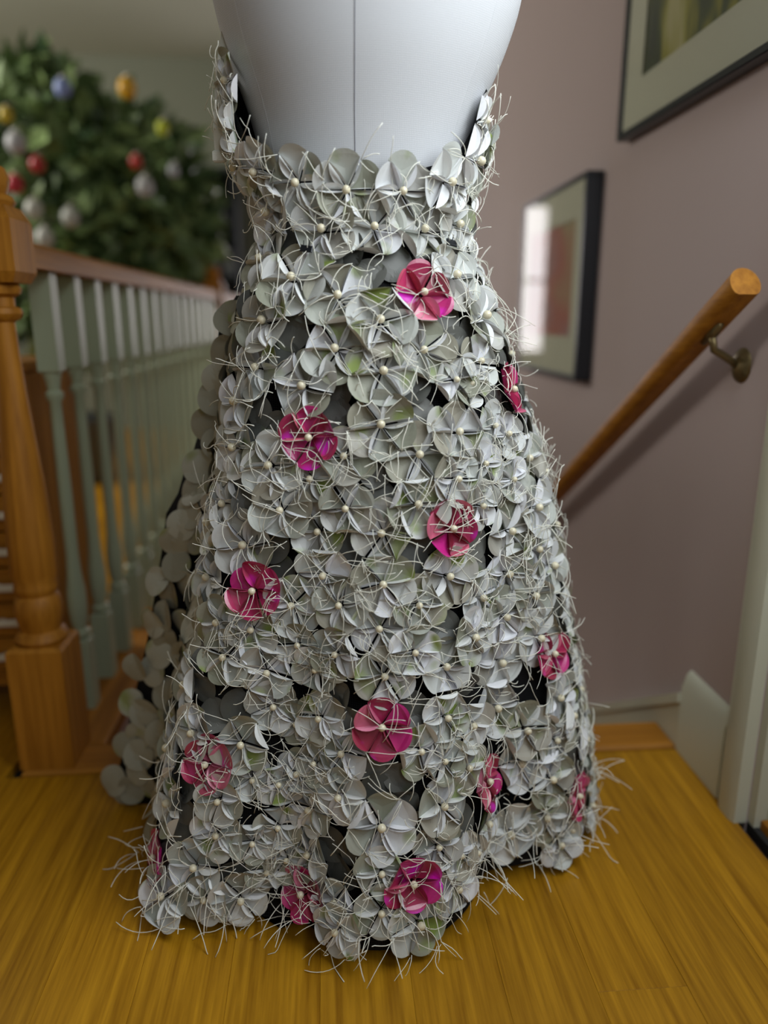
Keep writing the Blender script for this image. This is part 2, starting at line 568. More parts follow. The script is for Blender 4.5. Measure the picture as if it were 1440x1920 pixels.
# stitched centre back seam: a narrow raised fold and its dark stitch line
SEAM = radians(-6.5)
hs_ = np.linspace(0.80, 1.33, 50)
MB().tube([torso_pt(SEAM, h, -0.0002) for h in hs_], 0.0007, 6).build('centre_seam', M['seam'], form, smooth=True)
for ph in (radians(52), radians(-58)):
    MB().tube([torso_pt(ph, h, -0.0014) for h in hs_], 0.0016, 6).build('side_seam', M['linen'], form, smooth=True)
MB().lathe([(0.0125, 0.05), (0.0125, 0.56)], 14).build('pole', M['black'], form, smooth=True)
MB().lathe([(0.05, 0.498), (0.09, 0.50), (0.09, 0.507), (0.05, 0.509)], 24).build('underside_plate', M['black'], form)
for k in range(4):
    a = radians(20 + 90 * k)
    leg = MB().tube([(0, 0, 0.085), (0.10 * cos(a), 0.10 * sin(a), 0.075), (0.17 * cos(a), 0.17 * sin(a), 0.056)], 0.011, 8).build('leg', M['black'], form, smooth=True)
    cxw, cyw = 0.17 * cos(a), 0.17 * sin(a)
    MB().rings([[(cxw + dx, cyw + 0.022 * cos(t), 0.0225 + 0.022 * sin(t)) for t in [2 * pi * i / 14 for i in range(14)]] for dx in (-0.009, 0.009)]).build('caster', M['black'], leg)

# ------------------------------------------------------------------ dress surface
PROF = [(-0.02, .052, .352, .270), (0.004, .052, .349, .268), (0.089, .060, .331, .255), (0.175, .063, .317, .246), (0.256, .065, .298, .232), (0.336, .066, .280, .218), (0.415, .070, .263, .206),
        (0.491, .073, .247, .194), (0.566, .070, .231, .182), (0.639, .066, .213, .168), (0.709, .061, .194, .153), (0.779, .055, .174, .139), (0.846, .052, .147, .118),
        (0.880, .053, .134, .108), (0.905, .053, .133, .107), (0.935, .053, .140, .110), (0.965, .050, .151, .117), (1.00, .048, .160, .124), (1.04, .047, .166, .130), (1.12, .047, .178, .142)]
PROF = np.array(PROF)
FOLD = np.array([(-180, 1.0), (-110, 1.0), (-85, 0.99), (-62, 1.03), (-47, 1.09), (-36, 1.0), (-25, 0.87), (-14, .97), (-3, 1.06), (9, 1.045), (22, .95), (38, .80), (50, .89), (64, 1.0), (80, 1.02), (110, 1.0), (180, 1.0)])
_ph = np.radians(np.arange(-180, 181, 2.0))
_fv = np.interp(np.degrees(_ph), FOLD[:, 0], FOLD[:, 1])
for _ in range(6):
    _fv[1:-1] = (_fv[:-2] + 2 * _fv[1:-1] + _fv[2:]) / 4


def fold(phi, h):
    wgt = np.clip((0.74 - h) / 0.72, 0, 1) ** 1.1
    return 1 + (np.interp(phi, _ph, _fv) - 1) * wgt * 1.35


def surf_val(p):
    """>0 outside the dress shell, <0 inside."""
    h = np.clip(p[2], -0.02, 1.12)
    c, a, b = (np.interp(h, PROF[:, 0], PROF[:, i]) for i in (1, 2, 3))
    u, v = (p[0] - c) / a, -(p[1] - AY) / b
    phi = np.arctan2(u, v)
    return sqrt(u * u + v * v) - fold(phi, h)


def surf_pt(phi, h, off=0.0):
    c, a, b = (np.interp(h, PROF[:, 0], PROF[:, i]) for i in (1, 2, 3))
    r = fold(phi, h)
    return np.array([c + (a * r + off) * sin(phi), AY - (b * r + off) * cos(phi), h])


def surf_normal(p, e=0.012):
    g = np.array([surf_val(p + np.array(d) * e) - surf_val(p - np.array(d) * e) for d in ((1, 0, 0), (0, 1, 0), (0, 0, 1))])
    return g / np.linalg.norm(g)


def hit(px, py):
    """Where the sight line through a pixel meets the dress, or comes closest to it."""
    d = ray(px, py)
    d = d / np.linalg.norm(d)
    best, bt, prev = 9, None, None
    for t in np.arange(0.55, 1.75, 0.004):
        p = CAM + d * t
        s = surf_val(p)
        if s < best:
            best, bt = s, t
        if s < 0:
            lo, hi = t - 0.004, t
            for _ in range(12):
                m_ = (lo + hi) / 2
                if surf_val(CAM + d * m_) < 0:
                    hi = m_
                else:
                    lo = m_
            return CAM + d * lo
    p = CAM + d * bt
    return p


dress = tag(link('flower_dress', None, loc=(AX, AY, 0)), 'strapless dress covered in folded grey paper flowers and a few magenta ones', 'dress')
DO = np.array([AX, AY, 0])


def top_edge(phi):
    """Upper hem of the bodice: low across the back, rising under the arms."""
    d = abs(math.degrees(phi + radians(4)))
    return float(np.interp(d, [0, 25, 45, 58, 70, 82, 100, 180], [0.945, 0.948, 0.962, 0.985, 1.03, 1.075, 1.10, 1.10]))


ln = MB()
NP, NHh = 144, 56
rows = []
for j in range(NHh + 1):
    row = []
    for i in range(NP):
        phi = -pi + 2 * pi * i / NP
        zb = 0.012 + 0.028 * (1 + cos(11 * phi)) * (abs(phi) > 1.2)
        h = zb + (top_edge(phi) - zb) * j / NHh
        row.append(surf_pt(phi, h, -0.004) - DO)
    rows.append(row)
ln.rings(rows, cap=False)
ln.build('lining', M['lining'], dress, smooth=True)


# ------------------------------------------------------------------ folded paper petals
SIDE = 0.0372      # edge of the triangle folded into each disc


def flap(mb, A, B, away, ang, curl, mi, sag=0.289, n=9, sk=0.0):
    """Circle segment left over beyond the fold A-B, turned up by ang from the triangle's plane (z up)."""
    A, B, away = Vector(A), Vector(B), Vector(away)
    L_ = (B - A).length
    e = (B - A) / L_
    d0 = (away - e * away.dot(e)).normalized()
    nrm = d0.cross(e)
    if nrm.z < 0:
        nrm = -nrm
    s = sag * L_
    rad = (L_ * L_ / 4 + s * s) / (2 * s)
    ha = math.asin(min(1, L_ / 2 / rad))
    vs = []
    for i in range(n):
        t = -ha + 2 * ha * i / (n - 1)
        u = L_ / 2 + rad * sin(t)
        vv = rad * cos(t) - (rad - s)
        for q in (0.0, 0.55, 1.0):
            a = ang - curl * q
            dist = vv * q
            p = A + e * u + d0 * (cos(a) * dist) + nrm * (sin(a) * dist + sk * dist * (i / (n - 1) - .5))
            vs.append(p)
    fs = []
    for i in range(n - 1):
        for q in range(2):
            k = i * 3 + q
            fs.append((k, k + 3, k + 4, k + 1))
    mb.add(vs, fs, mi)


def petal_mesh(name, mats, rr, flat=False, cup=False):
    mb = MB()
    s = SIDE
    a0 = radians(30)
    O = Vector((0.0015, 0, -0.20 * s if not flat else 0))
    P = Vector((s * cos(a0), -s * sin(a0) + 0.0004, 0))
    Q = Vector((s * cos(a0), s * sin(a0) - 0.0004, 0))
    c = (O + P + Q) / 3 - Vector((0, 0, 0.04 * s))
    mb.add([O, P, Q, c], [(0, 1, 3), (1, 2, 3), (2, 0, 3)], 0)
    if flat:
        lo = [radians(rr.uniform(-34, -10)) for _ in range(3)]
    else:
        lo = [radians(rr.uniform(96, 138)), radians(rr.uniform(96, 138)), radians(rr.choice([rr.uniform(0, 22), rr.uniform(5, 35), rr.uniform(5, 30), rr.uniform(60, 115)]))]
    if cup:
        lo[2] = radians(rr.uniform(18, 80))
    cen = (O + P + Q) / 3
    for (A, B, ang, mi) in ((O, P, lo[0], 1), (Q, O, lo[1], 1), (P, Q, lo[2], 1 if lo[2] > 1.2 else 0)):
        mid = (A + B) / 2
        flap(mb, A, B, mid - cen, ang, radians(rr.uniform(-10, 26)), mi, sag=rr.uniform(0.27, 0.33) if not flat else 0.29, sk=rr.uniform(-.5, .5) if not flat else 0)
    return mb.mesh(name, mats, smooth=False)


rp_ = random.Random(11)
PET = [petal_mesh('petal_fold', [M['paper'], M['paper_back']], rp_) for _ in range(14)]
PETP = [petal_mesh('pink_petal_fold', [M['pink'], M['pink_back']], rp_, cup=True) for _ in range(8)]


def disc_mesh(rr, key='paper_dull'):
    """One whole paper disc with a shallow crease or two, seen from its plain side."""
    mb = MB()
    r0 = 0.0225
    cuts = [(rr.uniform(0, 2 * pi), rr.uniform(.15, .5) * r0, radians(rr.uniform(14, 38)))]
    cuts.append((cuts[0][0] + radians(rr.uniform(100, 140)), rr.uniform(.45, .6) * r0, radians(rr.uniform(10, 30))))
    n = 28
    vs, fs = [], []
    rads = (0.0, .35, .6, .8, 1.0)
    for q in rads:
        for i in range(n):
            a = 2 * pi * i / n
            x_, y_, z_ = r0 * q * cos(a), r0 * q * sin(a), -.12 * r0 * q * q
            for (ca_, off, ang) in cuts:
                d = x_ * cos(ca_) + y_ * sin(ca_) - off
                if d > 0:
                    z_ += d * math.tan(ang)
                    x_ -= d * (1 - cos(ang)) * cos(ca_)
                    y_ -= d * (1 - cos(ang)) * sin(ca_)
            vs.append((x_, y_, z_))
    for k in range(1, len(rads) - 1):
        for i in range(n):
            j = (i + 1) % n
            fs.append((k * n + i, k * n + j, (k + 1) * n + j, (k + 1) * n + i))
    fs += [(0, n + i, n + (i + 1) % n) for i in range(n)]
    mb.add(vs, fs)
    return mb.mesh('disc_fold', [M[key]], smooth=False)


DISC = [disc_mesh(rp_) for _ in range(8)]
DARK = [disc_mesh(rp_, 'paper_gap_shade') for _ in range(6)]


def thread_mesh(rr, n, long=1.0):
    mb = MB()
    s = SIDE
    starts = [(0, 0)] + [(s * cos(radians(30 + 60 * k)), s * sin(radians(30 + 60 * k))) for k in range(6)]
    for k in range(n):
        sx, sy = rr.choice(starts)
        p = Vector((sx + rr.uniform(-.003, .003), sy + rr.uniform(-.003, .003), 0.006))
        a = rr.uniform(0, 2 * pi)
        d = Vector((cos(a), sin(a), rr.uniform(0.15, 0.75))).normalized()
        bend = Vector((rr.uniform(-1, 1), rr.uniform(-1, 1), rr.uniform(-1.1, 0.1)))
        tw = Vector((rr.uniform(-1, 1), rr.uniform(-1, 1), rr.uniform(-.3, .3)))
        Lt = rr.uniform(0.020, 0.058) * long
        pts = [p.copy()]
        ns = 7
        for i in range(ns):
            p = p + d * (Lt / ns)
            if p.z < 0.004:
                p.z = 0.004 + rr.uniform(0, .003)
            d = (d + bend * 0.26 + tw * 0.18 * sin(i * 1.3)).normalized()
            pts.append(p.copy())
        mb.tube(pts, rr.uniform(0.00042, 0.00060), 4)
    return mb.mesh('thread_ends', [M['thread']], smooth=True)


THR = [thread_mesh(rp_, 16) for _ in range(10)]
THR_LONG = [thread_mesh(rp_, 16, 1.15) for _ in range(5)]
BEAD = MB().ball((0, 0, 0.0052), 0.0052, 12, 8).mesh('pearl', [M['bead']], smooth=True)


def frame_at(p, nrm, spin):
    n = Vector(nrm).normalized()
    upv = Vector((0, 0, 1))
    x = upv.cross(n)
    x = x.normalized() if x.length > 1e-4 else Vector((1, 0, 0))
    y = n.cross(x)
    m = Matrix((x, y, n)).transposed().to_4x4()
    m = Matrix.Translation(Vector(p) - Vector(DO)) @ m @ Matrix.Rotation(spin, 4, 'Z')
    return m


nflower = 0


def flower(p, nrm, pink=False, scale=1.0, spin=None, long=False, bead=True):
    global nflower
    nflower += 1
    spin = radians(R.gauss(0, 9)) + (radians(30)) if spin is None else spin
    f = link('magenta_flower' if pink else 'paper_flower', None, dress)
    f.matrix_local = frame_at(p, nrm, spin) @ Matrix.Scale(scale, 4)
    f.empty_display_size = 0.01
    bank = PETP if pink else PET
    for k in range(6):
        o = link('petal', R.choice(bank), f)
        tilt = radians(R.uniform(-6, 10))
        sc = R.uniform(0.95, 1.08)
        o.matrix_local = Matrix.Rotation(radians(60 * k) + R.gauss(0, .03), 4, 'Z') @ Matrix.Rotation(-tilt, 4, 'Y') @ Matrix.Scale(sc, 4)
    if bead:
        b = link('bead', BEAD, f)
        b.location = (R.uniform(-.001, .001), R.uniform(-.001, .001), 0.0015)
    t = link('stitching_thread', R.choice(THR_LONG if long else THR), f)
    t.rotation_euler = (0, 0, radians(60 * R.randrange(6)))
    t['kind'] = 'stuff'
    if pink:
        f['label'] = 'flower folded from metallic magenta and crimson paper'
    return f


BEADS = """434 256 446 309 482 320 556 342 651 356 508 397 605 432 550 524 754 358 840 341 701 426 793 433 850 519 854 419 892 300
499 602 635 556 631 654 485 689 570 725 448 751 713 600 905 594 793 657 897 679 717 697 852 712 714 797 855 810 949 814
443 840 508 873 584 898 646 856 528 957 651 954 599 997 460 1023 609 1078 397 979 786 853 855 897 782 946 900 948 955 995 838 1080 950 1074 907 870 1003 951 718 1000 718 1095 548 1135 638 1135 784 1133 899 1119 713 1179 473 1180
411 1166 422 1231 560 1209 500 1259 354 1284 513 1323 631 1225 594 1255 601 1345 366 1373 557 1357 777 1222 721 1266 833 1250 836 1344 945 1155 886 1193 1009 1195 936 1240 927 1325 1044 1308 1000 1116 1032 1060 1068 1340 882 1359
453 1395 322 1402 473 1459 322 1505 411 1500 523 1470 559 1449 407 1563 522 1550 475 1579 365 1624 500 1632 538 1611 642 1412 788 1406 638 1492 715 1550 592 1430 583 1518 829 1510 832 1426 820 1587 581 1601
985 1367 974 1429 875 1438 910 1543 955 1561 1021 1531 1032 1459 1069 1555 861 1602 1040 1385 890 1599 1048 1606
384 1684 450 1684 310 1691 715 1635 628 1688 715 1708 633 1774 786 1732 854 1664 880 720 960 900 1005 1030 985 860 925 800 925 900"""
nums = [float(v) for v in BEADS.split()]
PINKS = [(792, 551), (956, 731), (580, 820), (846, 991), (476, 1107), (716, 1362), (390, 1432), (912, 1465), (294, 1609), (773, 1655), (570, 1676), (1034, 1225), (1080, 1492)]
spots = [(nums[i], nums[i + 1], False) for i in range(0, len(nums), 2)] + [(a, b, True) for a, b in PINKS]
placed = []
for (px, py, pk) in spots:
    p = hit(px, py)
    p[2] = max(p[2], 0.035)
    n = surf_normal(p, 0.02)
    n = n + np.array([R.uniform(-.1, .1), R.uniform(-.1, .1), R.uniform(-.06, .1)])
    n /= np.linalg.norm(n)
    placed.append((p, n, pk))
def near_scale(p):
    d = sorted(np.linalg.norm(p - q) for q, _, _ in placed)[1:4]
    return float(np.clip(np.mean(d) / 0.060, 0.74, 1.06))


for (p, n, pk) in placed:
    v_ = CAM - p
    q = p + (v_ / np.linalg.norm(v_)) * (0.022 if pk else R.uniform(0.010, 0.020))
    flower(q, n, pk, scale=0.90 if pk else near_scale(p) * R.uniform(0.97, 1.05), long=p[2] < 0.12)

# under-arm strips of the bodice, and flowers that close the gaps between the listed ones
for (px, py) in ((427, 150), (428, 200), (906, 225), (914, 275)):
    p = hit(px, py)
    n = surf_normal(p, 0.02)
    flower(p, n, scale=0.8)
    placed.append((p, n, False))


def too_close(p, dmin):
    return any(np.linalg.norm(p - q) < dmin for q, _, _ in placed)


for hrow in np.arange(0.05, 0.93, 0.02):
    for deg in np.arange(-60, 100, 3.0):
        phi = radians(deg)
        p = surf_pt(phi, hrow)
        n = surf_normal(p, 0.02)
        if deg > -36 and deg < -13 and hrow < 0.13:
            continue
        if too_close(p, 0.060) or any(np.linalg.norm(p - q) < 0.066 for q, _, k_ in placed if k_):
            continue
        flower(p + n * 0.004, n, scale=R.uniform(0.88, 1.0), bead=R.random() < .7, long=hrow < .1)
        placed.append((p, n, False))

# single discs sewn flat in the gaps, close to the cloth
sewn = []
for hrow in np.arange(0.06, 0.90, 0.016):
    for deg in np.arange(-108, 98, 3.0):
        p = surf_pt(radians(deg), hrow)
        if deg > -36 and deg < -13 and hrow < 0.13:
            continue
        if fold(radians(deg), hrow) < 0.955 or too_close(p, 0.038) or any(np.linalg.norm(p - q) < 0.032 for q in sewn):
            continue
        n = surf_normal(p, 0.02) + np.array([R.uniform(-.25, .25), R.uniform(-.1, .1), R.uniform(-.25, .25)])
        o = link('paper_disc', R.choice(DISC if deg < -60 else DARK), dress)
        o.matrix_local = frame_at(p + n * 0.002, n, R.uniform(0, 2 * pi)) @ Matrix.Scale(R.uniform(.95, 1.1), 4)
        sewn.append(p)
print('sewn discs', len(sewn))

# ------------------------------------------------------------------ side panel: large bare discs on black cloth
OUT = [(432, 556), (402, 598), (394, 660), (379, 722), (368, 790), (352, 842), (332, 890), (322, 925), (300, 962), (292, 1030), (282, 1090), (268, 1180), (250, 1262), (234, 1332), (222, 1400), (204, 1460), (222, 1506)]
INN = [(520, 556), (510, 598), (500, 660), (490, 722), (480, 790), (470, 842), (462, 890), (455, 925), (450, 962), (440, 1030), (430, 1090), (410, 1180), (400, 1262), (385, 1332), (372, 1400), (360, 1460), (352, 1506)]


def panel_y(py, t):
    base = float(np.interp(py, [556, 800, 1100, 1506], [1.075, 1.10, 1.11, 1.115]))
    return base - 0.055 * t


pn = MB()
grid = []
for (ox, oy), (ix, iy) in zip(OUT, INN):
    row = []
    for j in range(7):
        t = j / 6
        px, py = ox + 14 + (ix - ox - 14) * t, oy + (iy - oy) * t
        row.append(at_y(px, py, panel_y(py, t) + 0.006) - DO)
    grid.append(row)
vs = [p for r in grid for p in r]
fs = [(r * 7 + c, r * 7 + c + 1, (r + 1) * 7 + c + 1, (r + 1) * 7 + c) for r in range(len(grid) - 1) for c in range(6)]
pn.add(vs, fs)
pno = pn.build('side_panel_lining', M['lining'], dress, smooth=True)
md = pno.modifiers.new('thick', 'SOLIDIFY')
md.thickness = 0.003
DISCS = """433 597 441 633 419 664 405 712 402 746 387 796 405 830 371 875 363 920 354 960 340 985 329 1016 294 1090 318 1114 285 1170 307 1156 310 1199 254 1252 286 1257 297 1225 246 1318 270 1337 321 1337
234 1398 260 1379 260 1416 212 1464 257 1448 246 1480 278 1475 233 1497 313 1302 305 1422 440 700 445 790 420 870 400 930 370 1010 330 1060 350 1100 345 1170 345 1230 300 1380 310 1460 455 590 450 660 440 750"""
dn = [float(v) for v in DISCS.split()]
for i in range(0, len(dn), 2):
    px, py = dn[i], dn[i + 1]
    ox = float(np.interp(py, [o[1] for o in OUT], [o[0] for o in OUT]))
    t = max(0, min(1, (px - ox) / 130.0))
    p = at_y(px, py, panel_y(py, t) - 0.004 - R.uniform(0, .006))
    nrm = np.array([-0.42, -0.88, 0.12]) + np.array([R.uniform(-.35, .25), R.uniform(-.1, .1), R.uniform(-.3, .3)])
    o = link('paper_disc', R.choice(DISC), dress)
    p[2] = max(p[2], 0.025)
    o.matrix_local = frame_at(p, nrm, R.uniform(0, 2 * pi)) @ Matrix.Scale(R.uniform(1.0, 1.2), 4)

# strap hanging at the left of the bodice, hook clips, loose threads at the hem
def ribbon(pts, wid, thick=0.001):
    mb = MB()
    P = [np.array(p) for p in pts]
    rings = []
    for i, p in enumerate(P):
        wv = RT * wid / 2
        tv = np.array([0, thick / 2, 0])
        rings.append([p - wv - tv, p + wv - tv, p + wv + tv, p - wv + tv])
    return mb.rings(rings)


sp = [at_y(x, y, Y) - DO for x, y, Y in ((426, 40, 1.03), (419, 90, 1.03), (414, 130, 1.025), (410, 190, 1.02), (408, 240, 1.02), (411, 285, 1.025))]
ribbon(sp, 0.011).build('strap', M['strap'], dress)
sp2 = at_y(411, 292, 1.025) - DO
MB().box(sp2[0] - .008, sp2[0] + .008, sp2[1] - .003, sp2[1] + .003, sp2[2] - .008, sp2[2] + .006, bev=.002).build('strap_slider', M['strap'], dress)
for (px, py) in ((586, 478), (828, 466)):
    p = hit(px, py)
    n = surf_normal(p)
    c = p + n * 0.018
    o = MB().box(-.008, .008, -.004, .004, -.001, .0015, bev=.0006).tube([(-.005, .004, 0), (-.005, .009, .002)], .0006, 5).tube([(.002, .004, 0), (.003, .010, .002)], .0006, 5).build('hook_clip', M['black'], dress)
    o.matrix_local = frame_at(c, n, radians(-8))
    o['label'] = 'small black hook clip'
lt = MB()
rt_ = random.Random(5)
for k in range(80):
    phi = radians(rt_.uniform(-75, 92))
    p = Vector(surf_pt(phi, rt_.uniform(0.02, 0.09), 0.012))
    n = Vector(surf_normal(np.array(p), 0.02))
    tdir = Vector((n.y, -n.x, 0))
    d = (n * rt_.uniform(.3, 1.0) + tdir * rt_.uniform(-.7, .7) + Vector((0, 0, rt_.uniform(-.9, .3)))).normalized()
    bend = Vector((rt_.uniform(-.7, .7), rt_.uniform(-.7, .7), rt_.uniform(-.9, .2)))
    pts = [p.copy()]
    Lt = rt_.uniform(.03, .075)
    for i in range(8):
        p = p + d * Lt / 8
        if p.z < 0.0012:
            p.z = 0.0012
            d.z = abs(d.z) * .1
        d = (d + bend * .20).normalized()
        pts.append(p.copy())
    lt.tube([q - Vector(DO) for q in pts], rt_.uniform(.0005, .0007), 4)
lo_ = lt.build('hem_thread', M['thread'], dress, smooth=True)
lo_['kind'] = 'stuff'
# corner of the black underskirt that reaches the floor between two folds
uc = [at_y(x, y, Y) for x, y, Y in ((455, 1600, .905), (575, 1600, .885), (585, 1690, .855), (560, 1728, .835), (528, 1752, .822), (490, 1722, .845), (468, 1690, .868))]
for p in uc:
    p[2] = max(p[2], 0.003)
ub = MB()
ub.rings([[p - DO for p in uc], [p - DO + np.array([0, .012, 0]) for p in uc]])
ub.build('underskirt_corner', M['lining'], dress)

# ------------------------------------------------------------------ balustrade
bal = tag(link('balustrade', None, loc=(BX - 0.006, 1.257, 0)), 'oak handrail on mint green balusters with turned oak newel posts', 'balustrade')
BO = np.array([BX, 1.257, 0])


def newel(y0):
    e = MB()
    e.box(-.047, .047, -.047, .047, 0, .235, bev=.006)
    o = e.build('newel_post', M['oak'], bal, loc=(0, y0 - 1.257, 0))
    sh = MB().lathe([(.040, .235), (.044, .243), (.040, .252), (.033, .258), (.037, .275), (.040, .295), (.037, .315), (.031, .322), (.036, .330), (.036, .338), (.034, .345), (.0385, .36), (.0375, .42), (.033, .51), (.027, .59), (.0215, .66), (.018, .73), (.017, .775), (.026, .780), (.030, .788), (.028, .796), (.020, .799), (.020, .812), (.030, .818), (.032, .826), (.028, .834)], 28).build('turned_shaft', M['oak'], o)
    sharp(sh, 40)
    MB().rings([[(sx * r, sy * r, z) for sx, sy in ((-1, -1), (1, -1), (1, 1), (-1, 1))] for r, z in ((.036, .834), (.044, .850), (.044, .925), (.034, .945))]).build('top_block', M['oak'], o)
    fi = MB().lathe([(.034, .945), (.038, .952), (.034, .960), (.026, .964), (.030, .972), (.033, .985), (.028, 1.0), (.014, 1.008), (.004, 1.010)], 28).build('finial', M['oak'], o)
    sharp(fi, 40)
    return o


newel(1.257)
newel(3.62)
RAILZ = 0.862
rail_prof = [(-.030, 0), (-.030, .016), (-.024, .034), (-.010, .044), (.010, .044), (.024, .034), (.030, .016), (.030, 0)]
for a, b in ((1.309, 3.568), (3.672, 5.12)):
    rl = MB().rings([[(px, y - 1.257, RAILZ + pz) for px, pz in rail_prof] for y in (a, b)]).build('handrail', M['oak_y'], bal)
    sharp(rl)
bp_ = MB()
bp_.box(-.019, .019, -.019, .019, 0, .155, bev=.003)
bp_.lathe([(.012, .155), (.019, .162), (.019, .170), (.012, .176), (.016, .19), (.0185, .22), (.0185, .25), (.014, .29), (.012, .33), (.0125, .45), (.011, .58), (.0105, .63), (.016, .638), (.016, .646), (.011, .652), (.013, .668), (.017, .684)], 16)
bp_.box(-.019, .019, -.019, .019, .684, RAILZ, bev=.003)
bme = bp_.mesh('baluster_turning', [M['mint']])
bme.polygons.foreach_set('use_smooth', [True] * len(bme.polygons))
bme.set_sharp_from_angle(angle=radians(35))
y = 1.445
while y < 5.1:
    if abs(y - 3.62) > 0.08:
        o = link('baluster', bme, bal, loc=(0, y - 1.257, 0))
    y += 0.138

# ------------------------------------------------------------------ stair handrail on the wall
HX = 0.598
h0, h1 = at_x(1398, 532, HX), at_x(1032, 938, HX)
dirv = (h1 - h0) / np.linalg.norm(h1 - h0)
h2 = h0 + dirv * 2.6
hr = tag(link('wall_handrail', None, loc=tuple(h0)), 'round oak handrail descending along the mauve wall', 'handrail')
dv = Vector(dirv)
side = Vector((1, 0, 0))
nv = dv.cross(side).normalized()
if nv.z < 0:
    nv = -nv
rings = []
for s_ in (0, 2.6):
    c = dv * s_
    ring = []
    for i in range(20):
        a = 2 * pi * i / 20
        ring.append(c + side * .0225 * cos(a) + nv * (.0265 * sin(a) if sin(a) > 0 else .024 * max(sin(a), -.72)))
    rings.append(ring)
sharp(MB().rings(rings).build('rail', M['oak_y'], hr))
for s_ in (0.105, 1.2):
    c = dv * s_
    top = c - nv * .018
    br = MB()
    br.tube([top - dv * .028, top, top + dv * .028], .009, 8, taper=[.6, 1, .6])
    w0 = Vector((WX - h0[0], c.y - .005, c.z - .065))
    br.tube([top, top + Vector((.006, 0, -.025)), Vector((.03, c.y - .003, c.z - .052)), w0 - Vector((.008, 0, 0))], .0062, 8)
    b_ = br.build('bracket', M['brass'], hr, smooth=True)
    ro = MB()
    ro.rings([[w0 + Vector((dx, r * cos(t), r * sin(t))) for t in [2 * pi * i / 18 for i in range(18)]] for dx, r in ((-.012, .010), (-.008, .018), (-.004, .026), (-.0005, .028))])
    sharp(ro.build('rosette', M['brass'], b_))


# ------------------------------------------------------------------ framed pictures
def picture(name, label, y0, y1, z0, z1, depth, bar, mat_w, art_m, extra=None):
    t = tag(link(name, None, loc=(WX, (y0 + y1) / 2, z0)), label, 'picture')
    yc = (y0 + y1) / 2
    a0, a1, hgt = y0 - yc, y1 - yc, z1 - z0
    f = MB()
    f.box(-depth, -.001, a0, a1, 0, bar, bev=.002).box(-depth, -.001, a0, a1, hgt - bar, hgt, bev=.002)
    f.box(-depth, -.001, a0, a0 + bar, bar, hgt - bar).box(-depth, -.001, a1 - bar, a1, bar, hgt - bar)
    f.build('frame', M['black'], t)
    xm = -depth + .006
    mb = MB()
    i0, i1, j0, j1 = a0 + bar, a1 - bar, bar, hgt - bar
    m = mat_w
    mb.box(xm, xm + .003, i0, i1, j0, j0 + m[2]).box(xm, xm + .003, i0, i1, j1 - m[3], j1)
    mb.box(xm, xm + .003, i0, i0 + m[0], j0 + m[2], j1 - m[3]).box(xm, xm + .003, i1 - m[1], i1, j0 + m[2], j1 - m[3])
    mb.build('mat_board', M['mat_board'], t)
    MB().box(xm + .004, xm + .006, i0 + m[0] - .005, i1 - m[1] + .005, j0 + m[2] - .005, j1 - m[3] + .005).build('print', art_m, t)
    MB().add([(xm - .003, i0, j0), (xm - .003, i0, j1), (xm - .003, i1, j1), (xm - .003, i1, j0)], [(0, 1, 2, 3)]).build('glass', M['glass'], t)
    return t


A1 = art('garden_print', [(0.30, (0.015, 0.025, 0.02)), (0.45, (0.05, 0.07, 0.02)), (0.55, (0.30, 0.28, 0.03)), (0.68, (0.45, 0.42, 0.20))], 3.2, (1, 4.5, 1.3))
A2 = art('rose_print', [(0.30, (0.42, 0.36, 0.22)), (0.45, (0.45, 0.20, 0.16)), (0.6, (0.36, 0.28, 0.30)), (0.75, (0.30, 0.18, 0.08))], 2.6, (1, 1, 1.2))
p_a, p_b = at_x(1150, 262, WX - .025), at_x(1440, 115, WX - .025)
picture('framed_print', 'large black framed green and yellow print high on the mauve wall', 1.08, 1.70, 1.145, 1.80, .028, .014, (.075, .085, .085, .085), A1)
picture('framed_print', 'thick black framed rose print beside the stair handrail', 1.835, 2.41, 0.63, 1.115, .042, .012, (.07, .07, .095, .085), A2)

# ------------------------------------------------------------------ hall: drawer chest, ornament tree, dark shelf
def chest():
    Yf, xr, Hc = 1.43, -0.578, 0.68
    W_, Dp = 0.95, 0.34
    t = tag(link('drawer_chest', None, loc=(xr, Yf, 0)), 'oak drawer chest with pale bar handles behind the newel post', 'chest')
    MB().box(-W_, 0, .02, Dp, .062, Hc, bev=.003).build('body', M['oak'], t)
    MB().box(-W_ - .008, .008, -.006, Dp + .004, Hc, Hc + .02, bev=.005).build('top', M['oak_x'], t)
    for sx in (-W_ + .03, -.03):
        for sy in (.05, Dp - .04):
            MB().lathe([(.014, 0), (.022, .063)], 10, sx, sy).build('foot', M['oak'], t)
    for a_ in (-.024, -W_ + .001):
        MB().box(a_, a_ + .023, -.002, .019, .062, Hc).build('stile', M['oak'], t)
    for k in range(8):
        z0 = .094 + k * .0725
        d = MB().box(-W_ + .026, -.026, -.001, .0195, z0 + .002, z0 + .070, bev=.002).build('drawer', M['oak_x'], t)
        hb = MB().box(-W_ + .10, -.028, -.020, -.012, z0 + .028, z0 + .043, bev=.003)
        for hx in (-W_ + .12, -.075):
            hb.box(hx, hx + .012, -.0125, -.0005, z0 + .031, z0 + .040)
        hb.build('handle', M['nickel'], d)
    MB().box(-W_ + .026, -.026, .0, .0195, .062, .094).build('plinth_rail', M['oak_x'], t)


chest()

